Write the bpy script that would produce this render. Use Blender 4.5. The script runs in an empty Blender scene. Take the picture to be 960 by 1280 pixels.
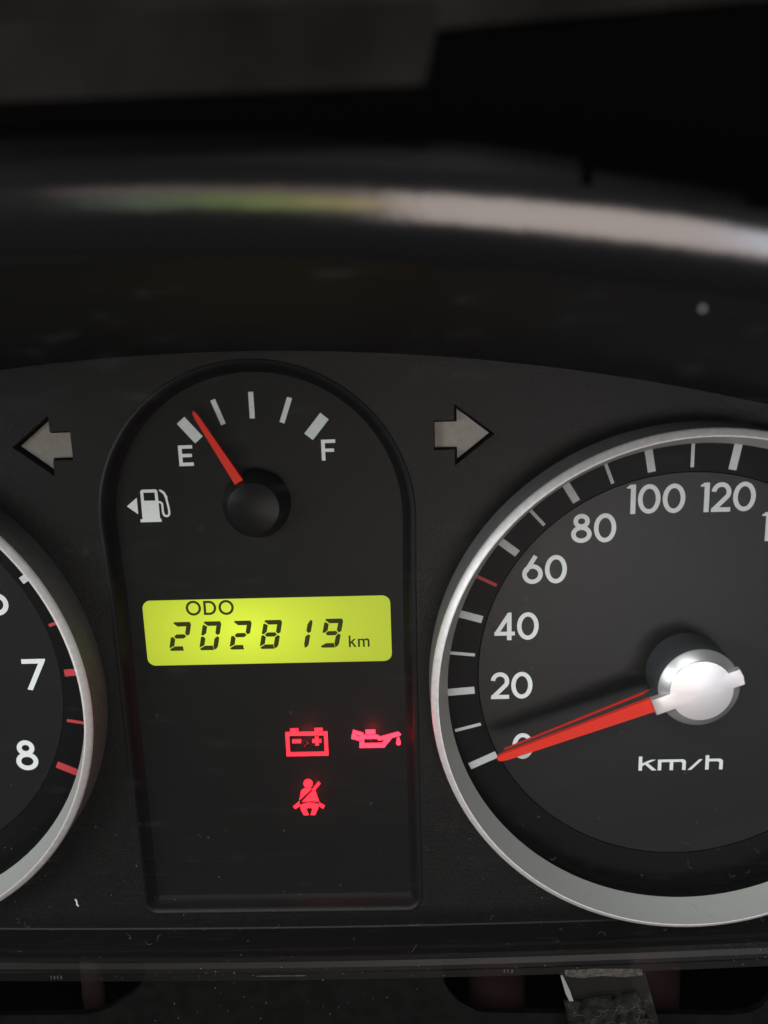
import bpy, bmesh, math, random
from mathutils import Matrix, Vector
from mathutils.geometry import tessellate_polygon
random.seed(7)
S = bpy.context.scene
COL = S.collection
MM = 0.001
ZOFF = 0.12                      # lifts the cluster so that all of it stands above zero

# panel coordinates in millimetres: x right, y up, z out of the panel towards the driver; origin = speedometer centre
def W(x, y, z):
    return Vector((x*MM, -z*MM, y*MM + ZOFF))
PANEL = Matrix(((1, 0, 0), (0, 0, -1), (0, 1, 0)))

# ------------------------------------------------------------------ camera
def Rm(ax, a): return Matrix.Rotation(a, 3, ax)
RC = Rm('Z', 0.0328) @ Rm('X', 0.2287) @ Rm('Y', -0.0309)
TC = Vector((63.0924, -33.8634, -187.2557))
cpos = -(RC.transposed() @ TC)
cd = bpy.data.cameras.new('camera')
cam = bpy.data.objects.new('camera', cd); COL.objects.link(cam)
cam.matrix_world = Matrix.Translation(W(*cpos)) @ (PANEL @ RC.transposed()).to_4x4()
cd.sensor_fit = 'VERTICAL'; cd.sensor_height = 36.0; cd.lens = 36.0*1107/1280
cd.clip_start = 0.005; cd.clip_end = 20
cd.dof.use_dof = True; cd.dof.focus_distance = 0.186; cd.dof.aperture_fstop = 12.0
S.camera = cam

# ------------------------------------------------------------------ world, lamps, exposure
wd = bpy.data.worlds.new('World'); S.world = wd; wd.use_nodes = True
bg = wd.node_tree.nodes['Background']; bg.inputs[0].default_value = (0.9, 0.92, 1.0, 1); bg.inputs[1].default_value = 0.03
def area(name, pos, target, sx, sy, power, col, spread=180):
    l = bpy.data.lights.new(name, 'AREA'); l.shape = 'RECTANGLE'; l.size = sx*MM; l.size_y = sy*MM
    l.energy = power; l.color = col; l.spread = math.radians(spread)
    o = bpy.data.objects.new(name, l); COL.objects.link(o)
    p, t = W(*pos), W(*target); o.location = p
    o.rotation_euler = (t - p).to_track_quat('-Z', 'Y').to_euler()
    return o
area('open_door_daylight', (83, -230, 1055), (-40, 20, 0), 392, 360, 2.5, (1.0, 0.86, 0.795))
area('open_door_sky', (360, -235, 1030), (-40, 20, 0), 150, 250, 1.2, (0.80, 0.88, 1.0))
for x, y, w, h, p, c in ((-395, -225, 80, 200, 0.07, (0.75, 0.85, 0.70)), (-318, -210, 60, 170, 0.075, (0.55, 0.80, 0.30)), (-243, -222, 74, 190, 0.13, (0.70, 0.85, 0.28)),
                         (-165, -215, 66, 150, 0.12, (0.90, 0.80, 0.30)), (-128, -190, 14, 90, 0.03, (1.0, 0.45, 0.20)), (-290, -80, 330, 60, 0.11, (1.0, 0.70, 0.72))):
    area('outdoor_patch_lamp', (x, y, 1065), (-90, 20, 0), w, h, p, c)         # added lamps for outdoor greenery, coloured and split to streak the lip reflection
area('passenger_window_daylight', (-760, 160, 620), (-90, 20, 0), 420, 330, 4.5, (0.92, 0.97, 1.0))
area('high_rear_daylight', (-260, 720, 900), (-60, 0, 0), 620, 360, 8.6, (0.95, 0.98, 1.0))  # soft daylight from high behind the driver
S.view_settings.view_transform = 'Standard'; S.view_settings.look = 'None'
S.view_settings.exposure = 0.0; S.view_settings.gamma = 1.0; S.view_settings.use_curve_mapping = False
S.render.engine = 'CYCLES'
S.cycles.max_bounces = 8; S.cycles.transparent_max_bounces = 12

# ------------------------------------------------------------------ materials
def mat(name, col, rough=0.6, metal=0.0, spec=0.5, bump=None, var=None, emit=None, es=0.0, coat=0.0):
    m = bpy.data.materials.new(name); m.use_nodes = True
    nt = m.node_tree; b = nt.nodes['Principled BSDF']
    b.inputs['Base Color'].default_value = (*col, 1); b.inputs['Roughness'].default_value = rough
    b.inputs['Metallic'].default_value = metal; b.inputs['Specular IOR Level'].default_value = spec
    b.inputs['Coat Weight'].default_value = coat
    if emit: b.inputs['Emission Color'].default_value = (*emit, 1); b.inputs['Emission Strength'].default_value = es
    tc = nt.nodes.new('ShaderNodeTexCoord')
    if bump:                                    # (scale per metre, strength, depth in mm)
        n = nt.nodes.new('ShaderNodeTexNoise'); n.inputs['Scale'].default_value = bump[0]; n.inputs['Detail'].default_value = 3
        bp = nt.nodes.new('ShaderNodeBump'); bp.inputs['Strength'].default_value = bump[1]; bp.inputs['Distance'].default_value = bump[2]*MM
        nt.links.new(tc.outputs['Object'], n.inputs['Vector']); nt.links.new(n.outputs['Fac'], bp.inputs['Height'])
        nt.links.new(bp.outputs['Normal'], b.inputs['Normal'])
    if var:                                     # (scale, low factor, high factor): uneven wear and grime
        n = nt.nodes.new('ShaderNodeTexNoise'); n.inputs['Scale'].default_value = var[0]; n.inputs['Detail'].default_value = 6
        r = nt.nodes.new('ShaderNodeMapRange'); r.inputs[1].default_value = 0.3; r.inputs[2].default_value = 0.7
        r.inputs[3].default_value = var[1]; r.inputs[4].default_value = var[2]
        mx = nt.nodes.new('ShaderNodeMix'); mx.data_type = 'RGBA'; mx.blend_type = 'MULTIPLY'; mx.inputs[0].default_value = 1
        mx.inputs[6].default_value = (*col, 1)
        nt.links.new(tc.outputs['Object'], n.inputs['Vector']); nt.links.new(n.outputs['Fac'], r.inputs[0])
        nt.links.new(r.outputs[0], mx.inputs[7]); nt.links.new(mx.outputs[2], b.inputs['Base Color'])
    return m
M = {}
M['face'] = mat('grained_black_plastic', (0.0066, 0.0064, 0.0060), 0.42, spec=0.17, bump=(2600, 0.55, 0.12), var=(2200, 0.55, 1.45))
M['pod'] = mat('printed_black_film', (0.0056, 0.0061, 0.0058), 0.42, spec=0.14, bump=(3500, 0.2, 0.03), var=(2500, 0.7, 1.3))
M['rim_black'] = mat('moulded_black_rim', (0.0045, 0.0044, 0.0042), 0.5, spec=0.25, bump=(2600, 0.3, 0.05))
M['dial'] = mat('dial_film_grey', (0.0100, 0.0103, 0.0103), 0.38, spec=0.25, bump=(3500, 0.25, 0.03), var=(2600, 0.75, 1.25))
M['dial_ring'] = mat('dial_ring_black', (0.0045, 0.0045, 0.0045), 0.42, spec=0.10, var=(900, 0.8, 1.25))
M['ink'] = mat('pale_grey_ink', (0.80, 0.84, 0.82), 0.6, var=(1500, 0.93, 1.0))
M['ink_dim'] = mat('grey_tick_ink', (0.64, 0.685, 0.67), 0.6, var=(1500, 0.88, 1.0))
M['ink_red'] = mat('red_tick_ink', (0.50, 0.035, 0.045), 0.55)
M['silver'] = mat('satin_silver_paint', (0.78, 0.755, 0.74), 0.42, metal=0.35, bump=(5200, 0.3, 0.02), var=(900, 0.84, 1.02))
M['silver_in'] = mat('matt_silver_paint', (0.50, 0.505, 0.47), 0.5, metal=0.2, bump=(4200, 0.25, 0.02))
M['wall'] = mat('bezel_side_black', (0.135, 0.135, 0.126), 0.6, spec=0.3, bump=(2200, 0.2, 0.05), var=(500, 0.85, 1.1))
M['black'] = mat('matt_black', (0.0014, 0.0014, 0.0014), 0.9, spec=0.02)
M['knob_side'] = mat('knob_side_black', (0.007, 0.007, 0.007), 0.35, spec=0.45)
M['knob'] = mat('knob_black', (0.0065, 0.0065, 0.0066), 0.34, spec=0.14, bump=(3200, 0.3, 0.05))
M['hubside'] = mat('hub_side_charcoal', (0.05, 0.054, 0.056), 0.4, spec=0.5)
M['cap'] = mat('bright_aluminium_cap', (0.74, 0.715, 0.715), 0.36, metal=0.6, bump=(4500, 0.2, 0.02))
M['ring'] = mat('turned_aluminium', (0.62, 0.62, 0.60), 0.36, metal=0.75)
M['red'] = mat('needle_red', (0.74, 0.036, 0.020), 0.45, spec=0.15, bump=(2500, 0.15, 0.03))
M['arrow'] = mat('unlit_arrow_window', (0.215, 0.195, 0.170), 0.45, var=(600, 0.85, 1.1))
M['lcd'] = mat('backlit_display', (0.10, 0.12, 0.01), 0.4, spec=0.2, emit=(0.665, 0.80, 0.045), es=0.95)
nt = M['lcd'].node_tree; b = nt.nodes['Principled BSDF']      # the backlight bulb sits behind the middle: corners are dimmer
tc = nt.nodes.new('ShaderNodeTexCoord'); mp = nt.nodes.new('ShaderNodeMapping'); mp.vector_type = 'POINT'
mp.inputs['Location'].default_value = (0.12, 0, -0.33); mp.inputs['Scale'].default_value = (26, 0, 42)
gr = nt.nodes.new('ShaderNodeTexGradient'); gr.gradient_type = 'QUADRATIC_SPHERE'
mr = nt.nodes.new('ShaderNodeMapRange'); mr.inputs[3].default_value = 0.55; mr.inputs[4].default_value = 1.15
nt.links.new(tc.outputs['Object'], mp.inputs[0]); nt.links.new(mp.outputs[0], gr.inputs[0]); nt.links.new(gr.outputs['Fac'], mr.inputs[0]); nt.links.new(mr.outputs[0], b.inputs['Emission Strength'])
M['seg'] = mat('display_segment', (0.016, 0.022, 0.004), 0.4, spec=0.1, emit=(0.014, 0.020, 0.001), es=1.0)
M['telltale'] = mat('lit_red_symbol', (0.4, 0.02, 0.03), 0.5, emit=(1.0, 0.018, 0.042), es=1.4)
M['telltale_hot'] = mat('bright_lit_red_symbol', (0.4, 0.02, 0.03), 0.5, emit=(1.0, 0.032, 0.075), es=2.4)
M['hood'] = mat('hood_black', (0.0042, 0.0042, 0.0040), 0.6, spec=0.2, bump=(900, 0.3, 0.2))
M['gloss'] = mat('glossy_black_lip', (0.006, 0.006, 0.0065), 0.15, spec=0.75, bump=(260, 0.2, 0.2))
M['pad'] = mat('dash_pad', (0.0072, 0.0060, 0.0054), 0.8, spec=0.06, bump=(500, 0.6, 0.5), var=(60, 0.45, 1.7))
M['fascia'] = mat('fascia_black', (0.0034, 0.0034, 0.0036), 0.34, spec=0.08, bump=(700, 0.1, 0.1))
M['bracket'] = mat('bracket_black', (0.0035, 0.0035, 0.0033), 0.5, spec=0.12, var=(300, 0.6, 1.4))
M['tab_edge'] = mat('pale_tab_edge', (0.22, 0.22, 0.21), 0.5)  # pale grey sliver along the tab's left side
M['fibre'] = mat('grey_fibre', (0.10, 0.098, 0.09), 0.9)
M['dust'] = mat('dust', (0.30, 0.29, 0.27), 0.9)
M['grime'] = mat('grey_brown_grime', (0.055, 0.046, 0.038), 0.9, var=(1400, 0.2, 1.6))
M['rust'] = mat('brown_loom', (0.020, 0.006, 0.005), 0.7)
M['tape'] = mat('fluffy_black_tape', (0.0075, 0.0073, 0.0068), 0.95, spec=0.05, bump=(900, 0.6, 0.4), var=(420, 0.3, 3.0))
def clear_mat(name, tint, haze, hazecol, scale, rough=0.03, refl=0.03):
    """thin clear plastic: mirror reflection by Fresnel, the rest passes, a little is scattered by scuffs"""
    m = bpy.data.materials.new(name); m.use_nodes = True; nt = m.node_tree; nt.nodes.clear()
    N = nt.nodes.new; L = nt.links.new
    out = N('ShaderNodeOutputMaterial'); t = N('ShaderNodeBsdfTransparent'); t.inputs[0].default_value = (*tint, 1)
    g = N('ShaderNodeBsdfGlossy'); g.inputs['Roughness'].default_value = rough; g.inputs['Color'].default_value = (1, 1, 1, 1)
    lw = N('ShaderNodeLayerWeight'); lw.inputs[0].default_value = 0.5
    pw = N('ShaderNodeMath'); pw.operation = 'POWER'; pw.inputs[1].default_value = 5.0; L(lw.outputs['Facing'], pw.inputs[0])
    fr = N('ShaderNodeMath'); fr.operation = 'MULTIPLY_ADD'; fr.inputs[1].default_value = 0.7; fr.inputs[2].default_value = refl; L(pw.outputs[0], fr.inputs[0])
    a = N('ShaderNodeMixShader'); L(fr.outputs[0], a.inputs[0]); L(t.outputs[0], a.inputs[1]); L(g.outputs[0], a.inputs[2])
    d = N('ShaderNodeBsdfDiffuse'); d.inputs[0].default_value = (*hazecol, 1)
    tc = N('ShaderNodeTexCoord'); mp = N('ShaderNodeMapping'); mp.inputs['Scale'].default_value = scale
    n = N('ShaderNodeTexNoise'); n.inputs['Scale'].default_value = 1; n.inputs['Detail'].default_value = 5
    r = N('ShaderNodeMapRange'); r.inputs[1].default_value = 0.6; r.inputs[2].default_value = 0.8; r.inputs[3].default_value = haze*0.02; r.inputs[4].default_value = haze
    L(tc.outputs['Object'], mp.inputs[0]); L(mp.outputs[0], n.inputs['Vector']); L(n.outputs['Fac'], r.inputs[0])
    b = N('ShaderNodeMixShader'); L(r.outputs[0], b.inputs[0]); L(a.outputs[0], b.inputs[1]); L(d.outputs[0], b.inputs[2])
    L(b.outputs[0], out.inputs[0]); return m
M['clear'] = clear_mat('clear_plastic', (1, 1, 1), 0.015, (0.5, 0.5, 0.5), (150, 150, 900))
M['clear_edge'] = clear_mat('clear_plastic_edge', (0.75, 0.75, 0.73), 0.055, (0.15, 0.15, 0.146), (25, 300, 1400), 0.4, 0.02)

# ------------------------------------------------------------------ object helpers
def tag(o, label=None, cat=None, group=None, kind=None):
    if label: o['label'] = label
    if cat: o['category'] = cat
    if group: o['group'] = group
    if kind: o['kind'] = kind
    return o
def thing(name, base, label, cat, group=None):
    o = bpy.data.objects.new(name, None); COL.objects.link(o); o.location = W(*base)
    o.empty_display_size = 0.005
    return tag(o, label, cat, group)
def origin(o):
    v = Vector(o.location); p = o.parent
    while p: v += Vector(p.location); p = p.parent
    return v
def put(name, verts, faces, m, parent=None, smooth=None, base=None):
    """verts in panel millimetres -> one mesh object, local to its parent"""
    me = bpy.data.meshes.new(name)
    vs = [W(*v) for v in verts]
    loc = W(*base) if base else Vector((0, 0, 0))
    if parent: loc = loc if base else origin(parent)
    me.from_pydata([tuple(v - loc) for v in vs], [], faces)
    bm = bmesh.new(); bm.from_mesh(me); bmesh.ops.recalc_face_normals(bm, faces=bm.faces); bm.to_mesh(me); bm.free()
    me.materials.append(M[m])
    if smooth is not None:
        me.shade_smooth(); me.set_sharp_from_angle(angle=math.radians(smooth))
    o = bpy.data.objects.new(name, me); COL.objects.link(o)
    if parent:
        o.parent = parent; o.location = loc - origin(parent)
    else: o.location = loc
    return o
def prism(loops, z0, z1, verts=None, faces=None):
    """extrude 2D loops (first = outline, rest = holes) from z0 to z1"""
    if verts is None: verts, faces = [], []
    flat = [p for l in loops for p in l]; n = len(flat); b = len(verts)
    verts += [(x, y, z0) for x, y in flat] + [(x, y, z1) for x, y in flat]
    for t in tessellate_polygon([[Vector((x, y, 0)) for x, y in l] for l in loops]):
        faces.append(tuple(b + n + i for i in t)); faces.append(tuple(b + i for i in reversed(t)))
    k = 0
    for l in loops:
        for i in range(len(l)):
            j = (i + 1) % len(l)
            faces.append((b+k+i, b+k+j, b+n+k+j, b+n+k+i))
        k += len(l)
    return verts, faces
def plate(name, loops, z0, z1, m, parent=None, **k):
    v, f = prism(loops, z0, z1); return put(name, v, f, m, parent, **k)
def plates(name, shapes, z0, z1, m, parent=None, **k):
    v, f = [], []
    for i, loops in enumerate(shapes): prism(loops, z0, z1 + 0.004*i, v, f)
    return put(name, v, f, m, parent, **k)
def arc(cx, cy, rx, ry, a0, a1, n=24):
    return [(cx + rx*math.cos(math.radians(a0+(a1-a0)*i/n)), cy + ry*math.sin(math.radians(a0+(a1-a0)*i/n))) for i in range(n+1)]
def ring(cx, cy, rx, ry=None, n=64):
    return arc(cx, cy, rx, ry or rx, 0, 360, n)[:-1]
def rrect(x0, y0, x1, y1, r, n=6):
    return arc(x1-r, y1-r, r, r, 0, 90, n) + arc(x0+r, y1-r, r, r, 90, 180, n) + arc(x0+r, y0+r, r, r, 180, 270, n) + arc(x1-r, y0+r, r, r, 270, 360, n)
def stroke(pts, w):
    """open polyline -> outline of even width with mitred joints"""
    L, R = [], []; n = len(pts)
    for i, p in enumerate(pts):
        p = Vector(p)
        d0 = (p - Vector(pts[i-1])).normalized() if i else None
        d1 = (Vector(pts[i+1]) - p).normalized() if i < n-1 else None
        d = (d0 + d1).normalized() if d0 and d1 else (d0 or d1)
        nn = Vector((-d.y, d.x)); k = 1/max(0.4, nn.dot(Vector((-(d0 or d1).y, (d0 or d1).x))))
        L.append(tuple(p + nn*w/2*k)); R.append(tuple(p - nn*w/2*k))
    return [L + R[::-1]]
def oval(cx, cy, rx, ry, w): return [ring(cx, cy, rx+w/2, ry+w/2, 48), ring(cx, cy, rx-w/2, ry-w/2, 48)]
def lathe(name, cx, cy, prof, m, parent, n=128, smooth=35, close=False):
    v, f = [], []; k = len(prof)
    for i in range(n):
        a = 2*math.pi*i/n
        v += [(cx + r*math.cos(a), cy + r*math.sin(a), z) for r, z in prof]
    for i in range(n):
        j = (i+1) % n
        for q in range(k if close else k-1):
            p = (q+1) % k; f.append((i*k+q, j*k+q, j*k+p, i*k+p))
    return put(name, v, f, m, parent, smooth=smooth)
def sweep(name, loop, prof, m, parent, smooth=40, closed=True):
    """profile (outward offset, z) carried round a 2D loop"""
    n = len(loop); v, f = [], []; k = len(prof)
    for i, p in enumerate(loop):
        a, b = Vector(loop[i-1] if closed or i else loop[i]), Vector(loop[(i+1) % n] if closed or i < n-1 else loop[i])
        d = (b - a).normalized(); nn = Vector((d.y, -d.x))
        v += [(p[0] + nn.x*o, p[1] + nn.y*o, z) for o, z in prof]
    for i in range(n if closed else n-1):
        j = (i+1) % n
        for q in range(k-1): f.append((i*k+q, j*k+q, j*k+q+1, i*k+q+1))
    return put(name, v, f, m, parent, smooth=smooth)

# ------------------------------------------------------------------ lettering
SW = 0.152
def glyph(c):
    if c == '0': return [oval(.37, .5, .294, .424, SW)], .74
    if c == '1': return [[[(.14, 0), (.305, 0), (.305, 1), (.125, 1), (0, .905), (.02, .868), (.14, .868)]]], .305
    if c == '2': return [stroke(arc(.315, .665, .245, .26, 175, -32, 20) + [(.09, .085)], SW), [[(0, 0), (.63, 0), (.63, .15), (.02, .15), (0, .07)]]], .63
    if c == '3': return [stroke(arc(.29, .725, .19, .2, 165, -85, 20), SW), stroke(arc(.29, .3, .235, .225, 88, -165, 24), SW)], .6
    if c == '4': return [stroke([(.53, .97), (.055, .22)], SW*.95), [[(0, .17), (.70, .17), (.70, .31), (.0, .31)]], [[(.43, 0), (.585, 0), (.585, 1.0), (.5, 1.0), (.43, .92)]]], .70
    if c == '5': return [stroke([(.58, .922), (.2, .922), (.15, .55)], SW), stroke(arc(.28, .325, .24, .25, 125, -160, 24), SW)], .6
    if c == '6': return [oval(.345, .345, .27, .27, SW), stroke([(.118, .44), (.45, .985)], SW)], .69
    if c == '7': return [[[(0, .855), (.5, .855), (.08, .03), (.235, 0), (.72, .95), (.72, 1.0), (0, 1.0)]]], .72
    if c == '8': return [oval(.34, .745, .195, .18, SW), oval(.34, .30, .265, .224, SW)], .68
def text_shapes(s, cx, cy, h, gap=.075, center=True):
    gl = [glyph(c) for c in s]; tot = sum(g[1] for g in gl) + gap*(len(s)-1); x = cx - tot*h/2; out = []
    for sh, adv in gl:
        for loops in sh: out.append([[(x + px*h, cy + (py-.5)*h) for px, py in l] for l in loops])
        x += (adv+gap)*h
    return out
def letters(defs, x0, y0):
    return [[[(x0+px, y0+py) for px, py in l] for l in loops] for loops in defs]

XT = -175.8; XF = -87.75; YF = 39.0; FZ = 2.5     # tachometer centre, fuel gauge centre, faceplate height
def arc_top(x): return 69.75 - 0.00118*(x+93)**2
def arc_low(x): return -58.8 + 0.00016*(x+92)**2
XL, XR = -238.0, 62.0

# ------------------------------------------------------------------ dashboard backdrop: black panel standing in for the shade of the cavity
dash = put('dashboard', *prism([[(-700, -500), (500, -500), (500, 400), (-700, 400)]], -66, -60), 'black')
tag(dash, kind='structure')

# ------------------------------------------------------------------ instrument panel: faceplate, pod surround, floor ledge
pod_out = arc(XF, 36.0, 31.4, 31.4, 0, 180, 64) + [(-118.6, 20), (-118.55, -20)] + arc(-118.5+2.6, -54.4+2.6, 2.6, 2.6, 180, 270, 8) + arc(-57.0-2.6, -54.4+2.6, 2.6, 2.6, 270, 360, 8) + [(-56.95, -20), (-56.7, 20)]
def arrow(s):
    c = -87.7
    return [(c+s*48.1, 52.2), (c+s*40.2, 58.35), (c+s*40.2, 55.15), (c+s*36.1, 55.15), (c+s*36.1, 49.25), (c+s*40.2, 49.25), (c+s*40.2, 46.05)]
nx = 90
outline = [(XL+(XR-XL)*i/nx, arc_top(XL+(XR-XL)*i/nx)) for i in range(nx+1)] + [(XR-(XR-XL)*i/nx, arc_low(XR-(XR-XL)*i/nx)) for i in range(nx+1)]
panel = thing('instrument_cluster', (XF, -58.8, 0), 'grained black instrument faceplate with an arched top edge around the gauges', 'instrument panel')
plate('faceplate', [outline, ring(0, 0, 53.2, n=128), ring(XT, 0, 53.2, n=128), pod_out, arrow(1), arrow(-1)], -1.2, FZ, 'face', panel)
sweep('pod_rim', pod_out, [(0.9, FZ+.01), (0.75, FZ+.28), (0.25, FZ+.42), (-0.2, FZ+.2), (-0.55, FZ-.5), (-0.9, 0.9), (-1.5, 0.1), (-1.9, -0.4)], 'rim_black', panel)
lx = [XL+(XR-XL)*i/60 for i in range(61)]
v = []; f = []
for x in lx: v += [(x, arc_low(x)+.02, FZ-2), (x, arc_low(x)+.02, FZ+.2), (x, arc_low(x)-.25, FZ+.4), (x, -57.85+0.00019*(x+95)**2, 13.2), (x, -58.6+0.00019*(x+95)**2, 13.2), (x, arc_low(x)-1.2, FZ-2)]
for i in range(60):
    for q in range(6): f.append((i*6+q, (i+1)*6+q, (i+1)*6+(q+1) % 6, i*6+(q+1) % 6))
put('lower_ledge', v, f, 'rim_black', panel, smooth=30)
plate('backing_plate', [[(XL, arc_low(XL)), (XR, arc_low(XR)), (XR, arc_top(XR)), (-30, 60), (-93, 66), (-150, 60), (XL, arc_top(XL))]], -7, -4.2, 'black', panel)

# ------------------------------------------------------------------ round gauges
def tickbox(cx, cy, a, r0, r1, w, z, m, parent):
    c, s = math.cos(math.radians(a)), math.sin(math.radians(a))
    P = lambda r, t: (cx + r*c - t*s, cy + r*s + t*c)
    return plate('tick_mark', [[P(r0, -w/2), P(r1, -w/2), P(r1, w/2), P(r0, w/2)]], z, z+.06, m, parent)
def gauge(name, cx, label, base):
    g = thing(name, (cx, -53.6, 0), label, 'gauge')
    dr = lathe('dial_ring', cx, 0, [(43.1, -0.2), (43.2, 0.0), (52.4, 0.0), (52.4, -2.0), (43.1, -2.0)], 'dial_ring', g, close=True)
    df = lathe('dial_face', cx, 0, [(0.01, -.12), (42.95, -.12), (43.06, -.22), (43.06, -2.2), (0.01, -2.2)], 'dial', g)
    bz = lathe('bezel', cx, 0, [(53.55, -1.0), (53.6, FZ), (53.5, 10.6), (53.42, 10.95)], 'wall', g)
    lathe('bezel_rim', cx, 0, [(53.42, 10.95), (53.3, 11.25), (53.1, 11.45), (52.3, 12.1), (52.1, 12.2), (51.95, 12.15)], 'silver', bz, smooth=50)
    lathe('bezel_inner_cone', cx, 0, [(51.95, 12.15), (49.95, 6.3), (49.85, 6.05), (49.95, 5.95), (52.5, 5.9), (52.5, 0.02)], 'silver_in', bz)
    lathe('bezel_gap_shade', cx, 0, [(52.2, 5.86), (52.2, 0.03)], 'black', bz)  # black band added inside the gap, standing in for its shade
    return g, dr, df, bz
A0, ST = -25.0, 10.4545
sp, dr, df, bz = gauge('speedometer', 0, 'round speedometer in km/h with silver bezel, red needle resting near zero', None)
for k in range(23):
    a = 180 - (A0 + ST*k); big = k % 2 == 0
    m = 'ink_red' if k == 5 else 'ink_dim'
    tickbox(0, 0, a, 44.0 if k else 43.3, 49.75, 1.6 if big else 0.68, 0.0, m, dr)
NUM = {'0': (-33.55, -16.5), '20': (-35.95, -2.3), '40': (-34.95, 11.05), '60': (-29.2, 23.35), '80': (-19.3, 31.9), '100': (-6.95, 37.7), '120': (7.45, 37.7),
       '140': (20.3, 31.3), '160': (30.3, 23.0), '180': (34.4, 11.0), '200': (35.0, -2.3), '220': (33.4, -16.5)}
for s, (x, y) in NUM.items(): plates('numeral', text_shapes(s, x, y, 6.1), -.12, -.07, 'ink', df)
kw = .72
kmh = letters([[[(0, 0), (.75, 0), (.75, 1.0), (1.35, 1.45), (2.9, 0), (3.9, 0), (2.0, 1.75), (3.7, 2.55), (2.6, 2.55), (.75, 1.7), (.75, 3.35), (0, 3.35)]]], -8.45, -22.85)
kmh += letters([[[(0, 0), (.75, 0), (.75, 1.95), (2.55, 1.95), (2.55, 0), (3.3, 0), (3.3, 1.95), (4.9, 1.95), (5.25, 1.7), (5.25, 0), (6.0, 0), (6.0, 2.1), (5.5, 2.55), (0, 2.55)]]], -4.3, -22.85)
kmh += letters([[[(0, 0), (.75, 0), (3.15, 2.5), (2.4, 2.5)]]], 2.15, -22.85)
kmh += letters([[[(0, 0), (.75, 0), (.75, 1.95), (2.6, 1.95), (3.0, 1.7), (3.0, 0), (3.75, 0), (3.75, 2.1), (3.2, 2.55), (.75, 2.55), (.75, 3.4), (0, 3.4)]]], 5.9, -22.85)
plates('unit_lettering', kmh, -.12, -.07, 'ink', df)

# speedometer needle and hub
na = math.radians(180 + 20.2); c, s = math.cos(na), math.sin(na)
def NP(r, t, z): return (r*c - t*s, r*s + t*c, z)
def bar(name, secs, m, parent, smooth=None):
    """secs: list of (r, half width low, half width high, z0, z1) along the needle"""
    v, f = [], []
    for r, t0, t1, z0, z1 in secs: v += [NP(r, -t0, z0), NP(r, t0, z0), NP(r, t1, z1), NP(r, -t1, z1)]
    n = len(secs)
    for i in range(n-1):
        for q in range(4): f.append((i*4+q, i*4+(q+1) % 4, (i+1)*4+(q+1) % 4, (i+1)*4+q))
    f.append((0, 1, 2, 3)); f.append((n*4-4, n*4-3, n*4-2, n*4-1)); return put(name, v, f, m, parent, smooth=smooth)
needle = bar('needle', [(7.5, 1.75, 1.75, 6.4, 8.3), (40.6, .72, .72, 7.4, 8.3), (42.2, .5, .5, 7.6, 8.3)], 'hubside', sp)
bar('needle_top', [(8.5, 1.62, 1.5, 8.31, 9.0), (40.7, .86, .8, 8.31, 9.0), (41.9, .72, .62, 8.31, 8.95), (42.5, .35, .3, 8.35, 8.85)], 'red', needle)
bar('needle_lower_flange', [(8.5, 2.0, 2.0, 5.9, 6.4), (40.5, .95, .95, 7.0, 7.38)], 'red', needle)
HX, HY = 0.65, 0.45
hub = lathe('hub', HX, HY, [(.01, -.1), (8.35, -.1), (8.35, 5.6), (8.3, 8.5), (8.15, 8.75), (.01, 8.75)], 'hubside', sp, n=96)
lathe('hub_ring', HX, HY, [(8.2, 8.2), (8.2, 8.76), (8.1, 8.9), (6.3, 10.2), (.01, 10.2)], 'ring', hub, n=96, smooth=25)
hw = 1.72
def P2(r, t): return (HX + r*c - t*s, HY + r*s + t*c)
a1 = math.degrees(math.asin(hw/6.35)); b0 = math.degrees(na)
tongue = [P2(9.9, -hw), P2(9.9, hw)] + arc(HX, HY, 6.35, 6.35, b0+a1, b0+180-a1, 32) + [P2(-8.45, hw), P2(-8.7, 0), P2(-8.45, -hw)] + arc(HX, HY, 6.35, 6.35, b0+180+a1, b0+360-a1, 32)
v, f, n = [], [], len(tongue)
for k, z in ((1, 9.05), (1, 10.42), (.985, 10.5), (.8, None), (.5, None), (.2, None)):
    for x, y in tongue:
        x, y = HX + (x-HX)*k, HY + (y-HY)*k; r = math.hypot(x-HX, y-HY)
        v.append((x, y, z if z else 10.5 + .32*(1 - min(1, r/6.35)**2)))
v.append((HX, HY, 10.83))
for q in range(5):
    for i in range(n): f.append((q*n+i, q*n+(i+1) % n, (q+1)*n+(i+1) % n, (q+1)*n+i))
for i in range(n): f.append((5*n+i, 5*n+(i+1) % n, 6*n))
put('hub_cap', v, f, 'cap', hub, smooth=30)
bar('needle_collar', [(7.2, 2.0, 1.9, 5.2, 9.0), (9.6, 1.9, 1.7, 6.45, 8.2)], 'hubside', needle)

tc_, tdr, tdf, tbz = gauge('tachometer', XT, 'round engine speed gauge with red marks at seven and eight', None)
for k in range(17):
    v_ = k/2; a = -25.4 + (8-v_)*28.9
    m = 'ink_red' if v_ > 6.1 else 'ink_dim'
    tickbox(XT, 0, a, 44.0, 49.75, 1.6 if k % 2 == 0 else 0.68, 0.0, m, tdr)
TN = {'8': (33.2, -16.6), '7': (37.4, 2.4), '6': (31.2, 19.6), '5': (18.6, 31.6), '4': (0, 36.6), '3': (-18.6, 31.6), '2': (-31.2, 19.6), '1': (-37.4, 2.4), '0': (-33.2, -16.6)}
for s_, (x, y) in TN.items(): plates('numeral', text_shapes(s_, XT+x, y, 7.2), -.12, -.07, 'ink', tdf)

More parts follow.
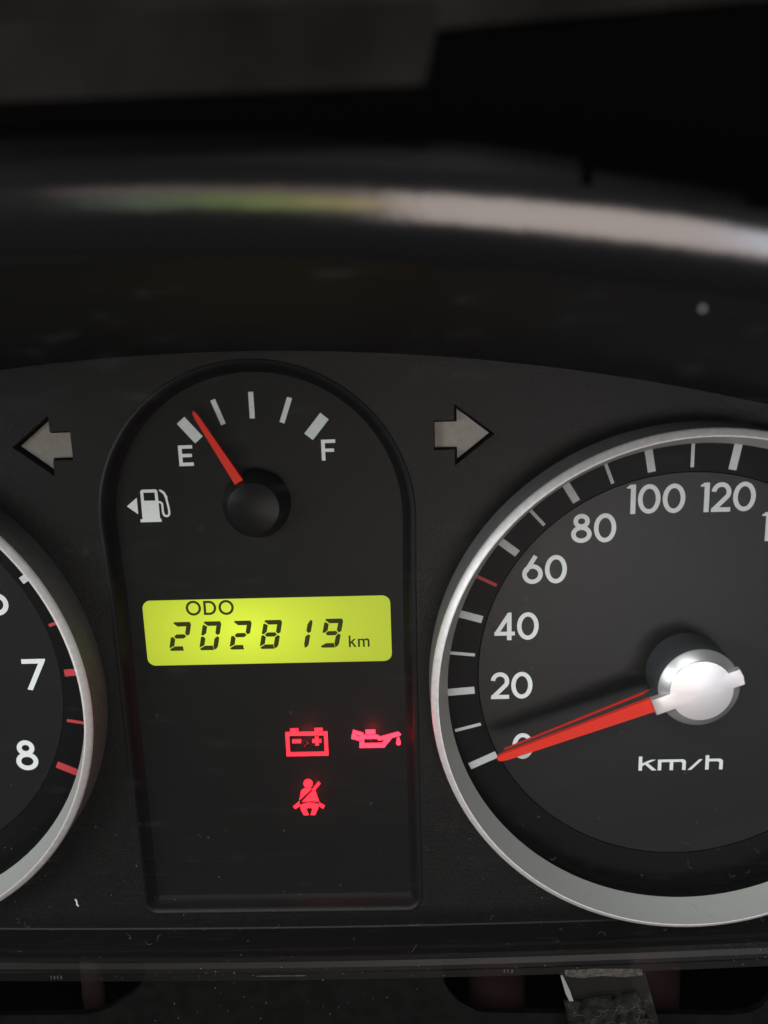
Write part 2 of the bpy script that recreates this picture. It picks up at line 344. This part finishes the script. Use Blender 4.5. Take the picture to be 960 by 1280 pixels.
# ------------------------------------------------------------------ fuel gauge on the arched pod
fg = thing('fuel_gauge', (XF, -54, 0), 'fuel gauge on a recessed arched black panel, its red needle close to E', 'gauge')
pod_in = [(x + (XF-x)*.012, y) for x, y in pod_out]
fd = plate('dial_plate', [pod_out], -2.6, -0.38, 'pod', fg)
FS = 19.95
for i in range(5):
    a = 90 + FS*(2-i); big = i in (0, 4)
    tickbox(XF, YF, a, 17.3, 22.6, 2.15 if big else 1.02, -.38, 'ink_dim', fd)
E_ = [[(0, 0), (2.95, 0), (2.95, .72), (.74, .72), (.74, 1.82), (2.7, 1.82), (2.7, 2.5), (.74, 2.5), (.74, 3.55), (2.9, 3.55), (2.9, 4.25), (0, 4.25)]]
F_ = [[(0, 0), (.74, 0), (.74, 1.75), (2.55, 1.75), (2.55, 2.42), (.74, 2.42), (.74, 3.55), (2.85, 3.55), (2.85, 4.25), (0, 4.25)]]
plates('letter_empty', letters([E_], -103.25, 47.0), -.38, -.33, 'ink', fd)
plates('letter_full', letters([F_], -74.2, 47.35), -.38, -.33, 'ink', fd)
pump = plates('pump_symbol', [
    [[(-111.85, 36.1), (-108.2, 36.1), (-108.25, 42.0), (-108.6, 42.35), (-111.45, 42.35), (-111.8, 42.0)], [(-111.2, 40.0), (-111.2, 41.7), (-108.85, 41.7), (-108.85, 40.0)]],
    [[(-112.3, 35.5), (-107.95, 35.5), (-107.95, 36.15), (-112.3, 36.15)]],
    stroke([(-108.3, 39.65), (-107.85, 39.65), (-107.5, 39.3)] + [(-107.5, 37.6)] + arc(-106.8, 37.35, .62, .68, 185, 355, 12) + [(-106.2, 38.2), (-106.55, 40.4), (-106.75, 41.0)], .42),
    [[(-107.85, 42.3), (-107.5, 42.25), (-106.8, 41.75), (-106.2, 40.55), (-106.75, 40.45), (-107.1, 41.35), (-107.9, 42.05)]]], -.38, -.33, 'ink', fd)
plate('filler_side_arrow', [[(-114.85, 38.95), (-112.65, 40.7), (-112.65, 37.2)]], -.38, -.33, 'ink', fd)
na = math.radians(90 + 29.2); c, s = math.cos(na), math.sin(na)
def NP(r, t, z): return (XF + r*c - t*s, YF + r*s + t*c, z)
bar('needle', [(5.5, 1.05, .95, 2.4, 3.6), (20.8, .55, .48, 3.0, 3.8), (21.9, .42, .34, 3.1, 3.8), (22.3, .2, .15, 3.2, 3.7)], 'red', fg)
kn = lathe('knob', XF, YF, [(.01, -.37), (6.9, -.37), (6.9, 1.6), (6.75, 1.9), (5.4, 4.55), (5.25, 4.8)], 'knob_side', fg, n=96)
lathe('knob_cap', XF, YF, [(5.25, 4.8), (5.18, 4.96), (5.0, 5.04), (.01, 5.05)], 'knob', kn, n=96)

# tachometer needle at rest on zero
na = math.radians(205.8); c, s = math.cos(na), math.sin(na)
def NP(r, t, z): return (XT + r*c - t*s, r*s + t*c, z)
tn = bar('needle', [(7.5, 1.75, 1.75, 6.4, 8.3), (40.6, .72, .72, 7.4, 8.3), (42.2, .5, .5, 7.6, 8.3)], 'hubside', tc_)
bar('needle_top', [(8.5, 1.62, 1.5, 8.31, 9.0), (40.7, .86, .8, 8.31, 9.0), (42.5, .35, .3, 8.35, 8.85)], 'red', tn)
th = lathe('hub', XT, 0, [(.01, -.1), (8.35, -.1), (8.35, 5.6), (8.3, 8.5), (8.15, 8.75), (.01, 8.75)], 'hubside', tc_, n=96)
lathe('hub_ring', XT, 0, [(8.2, 8.2), (8.2, 8.76), (8.1, 8.9), (6.3, 10.2), (.01, 10.2)], 'ring', th, n=96, smooth=25)
lathe('hub_cap', XT, 0, [(6.35, 10.21), (6.35, 10.45), (6.2, 10.55), (3, 10.75), (.01, 10.83)], 'cap', th, n=96)

# ------------------------------------------------------------------ odometer display
od = thing('odometer_display', (XF, 3.8, -.38), 'backlit yellow-green odometer display reading 202819 km', 'display')
scr = plate('screen', [rrect(-113.65, 3.85, -61.3, 18.45, 1.7, 8)], -.55, -.2, 'lcd', od)
def seven(ch, bx, by=7.15, h=6.45, w=3.95, t=1.0, sl=.215):
    on = {'2': 'abged', '0': 'abcdef', '8': 'abcdefg', '1': 'bc', '9': 'abcdfg'}[ch]
    g = .13; m = h/2; sh = []
    Q = lambda x, y: (bx + x + sl*y, by + y)
    seg = {'a': [(g+.1, h), (w-g-.1, h), (w-t*.75-g, h-t), (t+g, h-t), (g+.02, h-.3)],
           'd': [(.35+g, 0), (w-.75, 0), (w-t-g, t), (t+g, t), (g, .35)],
           'g': [(t*.55+g, m), (t+g, m+t*.47), (w-t-g, m+t*.47), (w-t*.55-g, m), (w-t-g, m-t*.47), (t+g, m-t*.47)],
           'f': [(0, m+g+.05), (t*.5, m+g), (t, m+t*.5+g), (t, h-t-g), (.12, h-.5-g*1.5), (0, h-.9)],
           'e': [(0, m-g-.05), (t*.5, m-g), (t, m-t*.5-g), (t, t+g), (.1, .5+g), (0, .8)],
           'b': [(w, m+g+.3), (w-t*.5, m+g), (w-t, m+t*.5+g), (w-t, h-t-g), (w-t*.55, h-.2), (w-.15, h-.25), (w, h-.7)],
           'c': [(w, m-g-.3), (w-t*.5, m-g), (w-t, m-t*.5-g), (w-t, t-.1), (w-t*.7, .05), (w-.25, .3), (w, .8)]}
    return [[[Q(*p) for p in seg[k]]] for k in on]
for i, ch in enumerate('202819'):
    plates('digit', seven(ch, -108.85+6.46*i), -.2, -.18, 'seg', od)
plates('mode_lettering', [oval(-102.85, 16.63, 1.36, 1.40, .52),
    [[(-100.7, 15.05), (-99.5, 15.05)] + arc(-99.5, 16.62, 1.5, 1.57, -90, 90, 16)[1:] + [(-100.7, 18.19)], [(-100.18, 15.55), (-100.18, 17.69)] + arc(-99.5, 16.62, 0.98, 1.07, 90, -90, 16)],
    oval(-95.9, 16.63, 1.36, 1.40, .52)], -.2, -.18, 'seg', od)
plates('unit_lettering', letters([[[(0, 0), (.4, 0), (.4, .75), (.55, .9), (1.15, 0), (1.62, 0), (.85, 1.2), (1.55, 1.85), (1.05, 1.85), (.4, 1.2), (.4, 2.6), (0, 2.6)]]], -70.35, 7.15) +
    letters([[[(0, 0), (.4, 0), (.4, 1.45), (.7, 1.52), (1.02, 1.4), (1.02, 0), (1.42, 0), (1.42, 1.45), (1.75, 1.52), (2.05, 1.4), (2.05, 0), (2.45, 0), (2.45, 1.5), (2.15, 1.88), (1.6, 1.88), (1.3, 1.7), (.95, 1.88), (.4, 1.75), (.38, 1.85), (0, 1.85)]]], -68.4, 7.15), -.2, -.18, 'seg', od)

# ------------------------------------------------------------------ lit warning symbols
ZB, ZT = -.38, -.05
bw = thing('battery_warning_light', (-80.4, -17.9, ZB), 'lit red battery symbol with minus and plus signs', 'warning light')
plate('case_outline', [[(-85.05, -17.95), (-75.85, -17.95), (-75.85, -12.25), (-85.05, -12.25)], [(-84.25, -17.1), (-84.25, -13.08), (-76.65, -13.08), (-76.65, -17.1)]], ZB, ZT, 'telltale', bw)
for x in (-83.95, -78.65): plate('terminal', [[(x, -12.24), (x+1.8, -12.24), (x+1.8, -11.4), (x, -11.4)]], ZB, ZT, 'telltale', bw)
plate('minus_sign', [rrect(-83.65, -14.85, -81.7, -14.0, .1, 2)], ZB, ZT, 'telltale', bw)
plate('plus_sign', [[(-79.25, -14.85), (-78.65, -14.85), (-78.65, -15.5), (-77.85, -15.5), (-77.85, -14.85), (-77.3, -14.85), (-77.3, -14.05), (-77.85, -14.05), (-77.85, -13.4), (-78.65, -13.4), (-78.65, -14.05), (-79.25, -14.05)]], ZB, ZT, 'telltale', bw)
ol = thing('oil_pressure_warning_light', (-66, -16.2, ZB), 'lit red oil can symbol with a drop at its spout', 'warning light')
plate('can_outline', [[(-69.0, -16.25), (-63.6, -16.25), (-61.75, -13.95), (-60.25, -13.62), (-59.85, -13.25), (-60.5, -12.65), (-64.4, -13.72), (-65.05, -13.25), (-68.0, -13.2), (-68.05, -12.75), (-70.25, -12.0), (-70.75, -14.0), (-68.9, -14.6)],
    [(-67.95, -15.25), (-67.95, -14.15), (-65.15, -14.15), (-64.75, -14.6), (-63.35, -14.35), (-64.1, -15.25)], [(-69.65, -13.4), (-69.55, -13.1), (-68.7, -13.4), (-68.85, -13.7)]], ZB, ZT, 'telltale_hot', ol)
plate('filler_cap', [[(-67.55, -12.95), (-66.8, -12.95), (-66.8, -13.19), (-66.15, -13.19), (-66.15, -12.95), (-65.45, -12.95), (-65.45, -12.05), (-67.55, -12.05)]], ZB, ZT, 'telltale_hot', ol)
plate('oil_drop', [[(-60.75, -14.0), (-60.3, -14.0)] + arc(-60.48, -15.3, .5, .5, 15, -195, 12)], ZB, ZT, 'telltale_hot', ol)
sb = thing('seat_belt_warning_light', (-80.7, -32.4, ZB), 'lit red symbol of a seated figure wearing a belt', 'warning light')
plate('head', [ring(-80.7, -24.65, 1.03, n=28)], ZB, ZT, 'telltale', sb)
plate('shoulder', [[(-82.85, -28.75), (-82.35, -26.4), (-81.4, -25.72), (-80.2, -25.72), (-80.05, -26.05)]], ZB, ZT, 'telltale', sb)
plate('torso', [[(-82.3, -29.15), (-79.75, -26.4), (-79.2, -26.35), (-78.45, -29.2), (-79.6, -28.98), (-80.7, -28.95), (-81.6, -29.02)]], ZB, ZT, 'telltale', sb)
plate('shoulder_strap', [[(-79.95, -26.22), (-79.2, -26.22), (-77.95, -24.75), (-78.4, -24.2)]], ZB, ZT, 'telltale', sb)
plate('legs', [[(-82.75, -30.0), (-81.6, -29.5), (-80.7, -29.4), (-79.6, -29.5), (-78.55, -29.85), (-78.75, -30.8), (-79.5, -32.4), (-80.55, -32.4), (-80.0, -30.75), (-80.7, -30.6), (-81.5, -30.75), (-80.95, -32.4), (-82.05, -32.4), (-82.65, -31.0)]], ZB, ZT, 'telltale', sb)
plate('belt_end', [[(-82.85, -28.95), (-82.8, -30.15), (-83.8, -30.85), (-84.35, -30.3)]], ZB, ZT, 'telltale', sb)
plate('belt_end', [[(-78.5, -29.35), (-78.5, -30.2), (-77.7, -30.9), (-77.25, -30.2)]], ZB, ZT, 'telltale', sb)

for o, x, y, p in ((bw, -80.4, -14.6, 1.0), (ol, -66.2, -14.2, 1.0), (sb, -80.7, -28.5, 1.0)):  # added point lamps in front of the symbols, for their red halo
    l = bpy.data.lights.new('symbol_halo_lamp', 'POINT'); l.energy = p*0.0014; l.color = (1.0, 0.02, 0.04); l.shadow_soft_size = 0.0008
    lo = bpy.data.objects.new('symbol_halo_lamp', l); COL.objects.link(lo); lo.parent = o; lo.location = W(x, y, 4.0) - origin(o)

# ------------------------------------------------------------------ turn signal arrows
for sgn, txt in ((-1, 'unlit beige turn arrow pointing away from the fuel gauge, above the tachometer'), (1, 'unlit beige turn arrow pointing away from the fuel gauge, above the speedometer')):
    pts = arrow(sgn)
    o = thing('turn_signal_arrow', (-87.7+sgn*42, 46, 0), txt, 'indicator', 'turn signal arrows in the faceplate')
    plate('surround', [[(-87.7 + (x+87.7)*1.004, 52.2 + (y-52.2)*1.02) for x, y in pts]], -2.4, -1.25, 'black', o)
    c0 = -87.7
    win = [(c0+sgn*47.1, 52.2), (c0+sgn*40.75, 57.2), (c0+sgn*40.75, 54.65), (c0+sgn*36.35, 54.65), (c0+sgn*36.35, 49.6), (c0+sgn*40.75, 49.6), (c0+sgn*40.75, 47.2)]
    plate('window', [win], -1.25, 0.7, 'arrow', o)

# ------------------------------------------------------------------ hood above the gauges
hd = thing('instrument_hood', (XF, 68, FZ), 'dark arched hood with a glossy lip over the instrument faceplate', 'hood')
def hood_strip(name, rows, m, x0=XL, x1=XR, n=70, smooth=40):
    """rows: (z, rise above the faceplate arch at the crown, sag factor) -> thin curved sheet"""
    v, f = [], []; k = len(rows)
    for i in range(n+1):
        x = x0 + (x1-x0)*i/n
        for z, up, sg in rows: v.append((x, 69.75 + up - 0.00118*sg*(x+93)**2, z))
    for i in range(n):
        for q in range(k): f.append((i*k+q, (i+1)*k+q, (i+1)*k+(q+1) % k, i*k+(q+1) % k))
    f.append(tuple(range(k))); f.append(tuple(n*k+q for q in range(k)))
    return put(name, v, f, m, hd, smooth=smooth)
SG = 1.08
hood_strip('hood_liner', [(FZ-1.5, 0.02, 1), (FZ+.4, 0.05, 1), (30, 5.2, .98), (60, 10.7, 1.02), (76, 13.7, SG), (76, 16.5, SG), (FZ-1.5, 4, 1)], 'hood')
rows = [(76.02, 13.75, SG)]; z_, u_ = 76.02, 13.75
for th, ln in [(36, .8), (29, 1.2), (23, 1.4), (18, 1.5), (13.5, 1.5), (9, 1.3), (5, 1.1), (1, 1.0)]:
    z_ += ln*math.sin(math.radians(th)); u_ += ln*math.cos(math.radians(th)); rows.append((z_, u_, SG))
hood_strip('hood_lip', rows + [(72, u_, SG), (72, 13.75, SG)], 'gloss', smooth=60)
hood_strip('hood_fascia', [(74, u_+.05, SG), (z_-.15, u_+.05, SG), (z_-.4, 25.8, 1.5), (z_-.9, 26.9, 1.5), (z_-1.9, 27.4, 1.5), (74, 27.4, 1.5)], 'fascia', x1=-38, smooth=12)
hood_strip('hood_fascia', [(74, u_+.05, SG), (z_-.15, u_+.05, SG), (z_-.4, 25.0, 1.3), (z_-1.1, 25.7, 1.3), (74, 25.7, 1.3)], 'fascia', x0=-36.8, x1=-21, smooth=12)

pd = plate('dash_pad', [[(-260, 97.5), (-54.2, 97.5), (-53, 102.2), (-53, 104.5), (-260, 104.5)]], 83, 86, 'pad', base=(-150, 97.5, 84))
tag(pd, 'dull brown-black padded slab above the hood lip', 'dash pad')
rl = plate('dash_rail', [[(-260, 104.55), (-52.95, 104.55), (-52.95, 102.2), (-15, 103.9), (100, 106), (100, 140), (-260, 140)]], 83, 86.05, 'pad', base=(-80, 104.55, 84))
tag(rl, 'dark rail along the dashboard above the padded slab', 'dash rail')

# ------------------------------------------------------------------ bracket plate below the cluster, loom behind its openings
def low(x): return -57.85 + 0.00019*(x+95)**2
bk = plate('mounting_bracket', [[(-240, -60.5), (70, -60.5), (70, -112), (-240, -112)],
    [(-205, -62), (-118.0, -62), (-118.3, -66.5), (-119.6, -68.6), (-121.6, -70.6), (-126.5, -74.0), (-129.6, -75.4), (-133, -76.0), (-205, -76.2)],
    [(-52.3, -62), (50, -62), (50, -66), (22, -68), (19.5, -73), (18.0, -75.6), (15.5, -77.0), (12, -77.6), (-41, -76.5), (-44.4, -76.1), (-48.4, -73.6), (-50.9, -70.6), (-51.8, -68.6)]], 7.6, 9.0, 'bracket', base=(XF, -112, 8))
tag(bk, 'black plastic bracket with rounded openings under the instrument cluster', 'bracket')
def loom(x0, x1, lab):
    cx, r, n, v, f = (x0+x1)/2, (x1-x0)/2, 20, [], []
    for y in (-112, -90, -76, -58):
        wob = random.uniform(-.6, .6)
        v += [(cx + wob + r*math.cos(2*math.pi*i/n), y, -12 + r*.6*math.sin(2*math.pi*i/n)) for i in range(n)]
    for k in range(3):
        for i in range(n): f.append((k*n+i, k*n+(i+1) % n, (k+1)*n+(i+1) % n, (k+1)*n+i))
    f += [tuple(range(n)), tuple(range(3*n, 4*n))]
    tag(put('wiring_loom', v, f, 'rust', smooth=50, base=(cx, -112, -12)), lab, 'wiring')
loom(-142, -136, 'thin dark brown cable in the bracket opening below the tachometer')
loom(-45, -31, 'wide brown wiring loom in the bracket opening, between the solid bracket and the clear tab')
loom(-5, 7, 'dark reddish wiring loom in the bracket opening below the speedometer')

# ------------------------------------------------------------------ clear cover in front of the gauges
cv = thing('clear_cover', (XF, -61.8, 14), 'clear plastic cover leaning over the gauges, scuffed and dusty', 'cover')
v, f = [], []
n = 60
for i in range(n+1):
    x = XL + (XR-XL)*i/n
    top = 69.75 + 13.3 - 0.00118*SG*(x+93)**2
    b0_, t0_ = (low(x), 13.6), (top, 75.8)
    v += [(x, b0_[0], b0_[1]), (x, t0_[0], t0_[1]), (x, t0_[0]+.9, t0_[1]+.9), (x, b0_[0], b0_[1]+1.2)]
for i in range(n):
    for q in (0, 2): f.append((i*4+q, (i+1)*4+q, (i+1)*4+q+1, i*4+q+1))
put('pane', v, f, 'clear', cv, smooth=30)
v, f = [], []
prof = [(.0, 13.3), (.05, 14.9), (-1.1, 15.3), (-1.2, 15.05), (-2.2, 15.1), (-2.3, 15.5), (-3.9, 15.6), (-4.0, 13.3)]
k = len(prof)
for i in range(n+1):
    x = XL + (XR-XL)*i/n
    v += [(x, low(x)+a-.03, z) for a, z in prof]
for i in range(n):
    for q in range(k): f.append((i*k+q, (i+1)*k+q, (i+1)*k+(q+1) % k, i*k+(q+1) % k))
lip = put('cover_lip', v, f, 'clear_edge', cv, smooth=20)
for x, y, w, h in [(-136.2, -60.9, .22, .9), (-135.5, -60.9, .22, .9), (-134.8, -60.9, .22, .9), (-134.1, -60.9, .3, .9), (-39.4, -60.4, .22, .8), (-38.6, -60.4, .22, .8), (-37.8, -60.4, .3, .8), (-92.0, -60.75, 10.8, .16)]:
    plate('moulding_mark', [[(x, y), (x+w, y), (x+w, y+h), (x, y+h)]], 15.55, 15.66, 'grime', lip)
M['clear_tab'] = clear_mat('scuffed_clear_tab', (0.8, 0.8, 0.78), 0.32, (0.16, 0.15, 0.14), (120, 400, 160), 0.35, 0.03)
tab = put('fixing_tab', *prism([[(-27.4, -61.3), (-9.8, -61.0), (-6.4, -73.6), (-7.5, -74.6), (-22.0, -75.0), (-23.4, -69.5)]], 14.6, 15.5), 'clear_tab', cv)
plate('tab_edge', [[(-27.5, -61.2), (-27.0, -61.2), (-25.6, -64.5), (-24.3, -68.6), (-24.9, -68.8), (-26.4, -65.5)]], 15.52, 16.0, 'tab_edge', tab)
plate('grime_band', [[(-26.6, -59.9), (-20, -59.6), (-10.6, -59.8), (-10.2, -61.3), (-14, -61.8), (-19, -61.4), (-23, -61.9), (-26.6, -61.4)]], 15.62, 15.66, 'grime', lip)
tp = plate('tape_patch', [[(-26.8, -67.3), (-22.5, -67.4), (-19.8, -66.5), (-15, -66.2), (-11.4, -65.4), (-9.6, -69.5), (-7.8, -74.6), (-8.6, -82), (-25.2, -82), (-25.6, -74), (-26.2, -70)]], 15.55, 16.3, 'tape', base=(-17, -82, 16))
tag(tp, 'fluffy black tape patch stuck over the clear fixing tab', 'tape')

# ------------------------------------------------------------------ dust and lint
vs, fs = [], []
def fleck(x, y, z, r):
    n = random.randint(4, 6); a0 = random.random()*6
    prism([[(x + r*random.uniform(.5, 1.2)*math.cos(a0+6.283*i/n), y + r*random.uniform(.5, 1.2)*math.sin(a0+6.283*i/n)) for i in range(n)]], z-.02, z+.05, vs, fs)
def pane_z(y): return 14.8 + (y+57.8)*(76.7-14.8)/(84.5+57.8) + .05
fleck(-23.2, 75.9, pane_z(75.9), .55)
for i in range(120):
    x, y = random.uniform(-150, 15), random.choice([random.uniform(-57, 50), random.uniform(-57, -10)])
    fleck(x, y, pane_z(y), random.uniform(.03, .085))
for i in range(40):
    x = random.uniform(-150, 15); fleck(x, low(x)-random.uniform(.5, 3.6), 15.62, random.uniform(.04, .1))
for i in range(34): fleck(random.uniform(-118, -53), random.uniform(-80, -63), 9.03, random.uniform(.04, .10))
def fibre(x, y, z, ln, w):
    a = random.uniform(0, 6.28); k = random.uniform(-1.4, 1.4); pts = [(x, y)]
    for i in range(7):
        pts.append((pts[-1][0] + ln/7*math.cos(a), pts[-1][1] + ln/7*math.sin(a))); a += k*random.uniform(.2, .7)
    prism(stroke(pts, w), z-.01, z+.02, vs, fs)
d = put('dust', vs, fs, 'dust'); tag(d, kind='stuff')
vs, fs = [], []
for i in range(26):
    y = random.uniform(-56, -15); fibre(random.uniform(-150, 14), y, pane_z(y), random.uniform(.8, 2.4), .028)
for i in range(14):
    y = random.uniform(-52, -20); fibre(random.uniform(-12, 14), y, pane_z(y), random.uniform(.8, 2.2), .03)
for i in range(45): fibre(random.uniform(-25.5, -9.5), random.uniform(-75.5, -67), 16.33 + .03*random.random(), random.uniform(1.0, 3.0), .026)
d = put('dust_fibres', vs, fs, 'fibre'); tag(d, kind='stuff')
ln = put('lint', *prism(stroke([(-134.6, -51.0), (-134.3, -51.6), (-134.35, -52.3), (-134.05, -52.8)], .28), FZ+.02, FZ+.2), 'ink', base=(-134.4, -52.8, FZ))
tag(ln, 'short white lint thread stuck to the faceplate below the tachometer', 'lint')
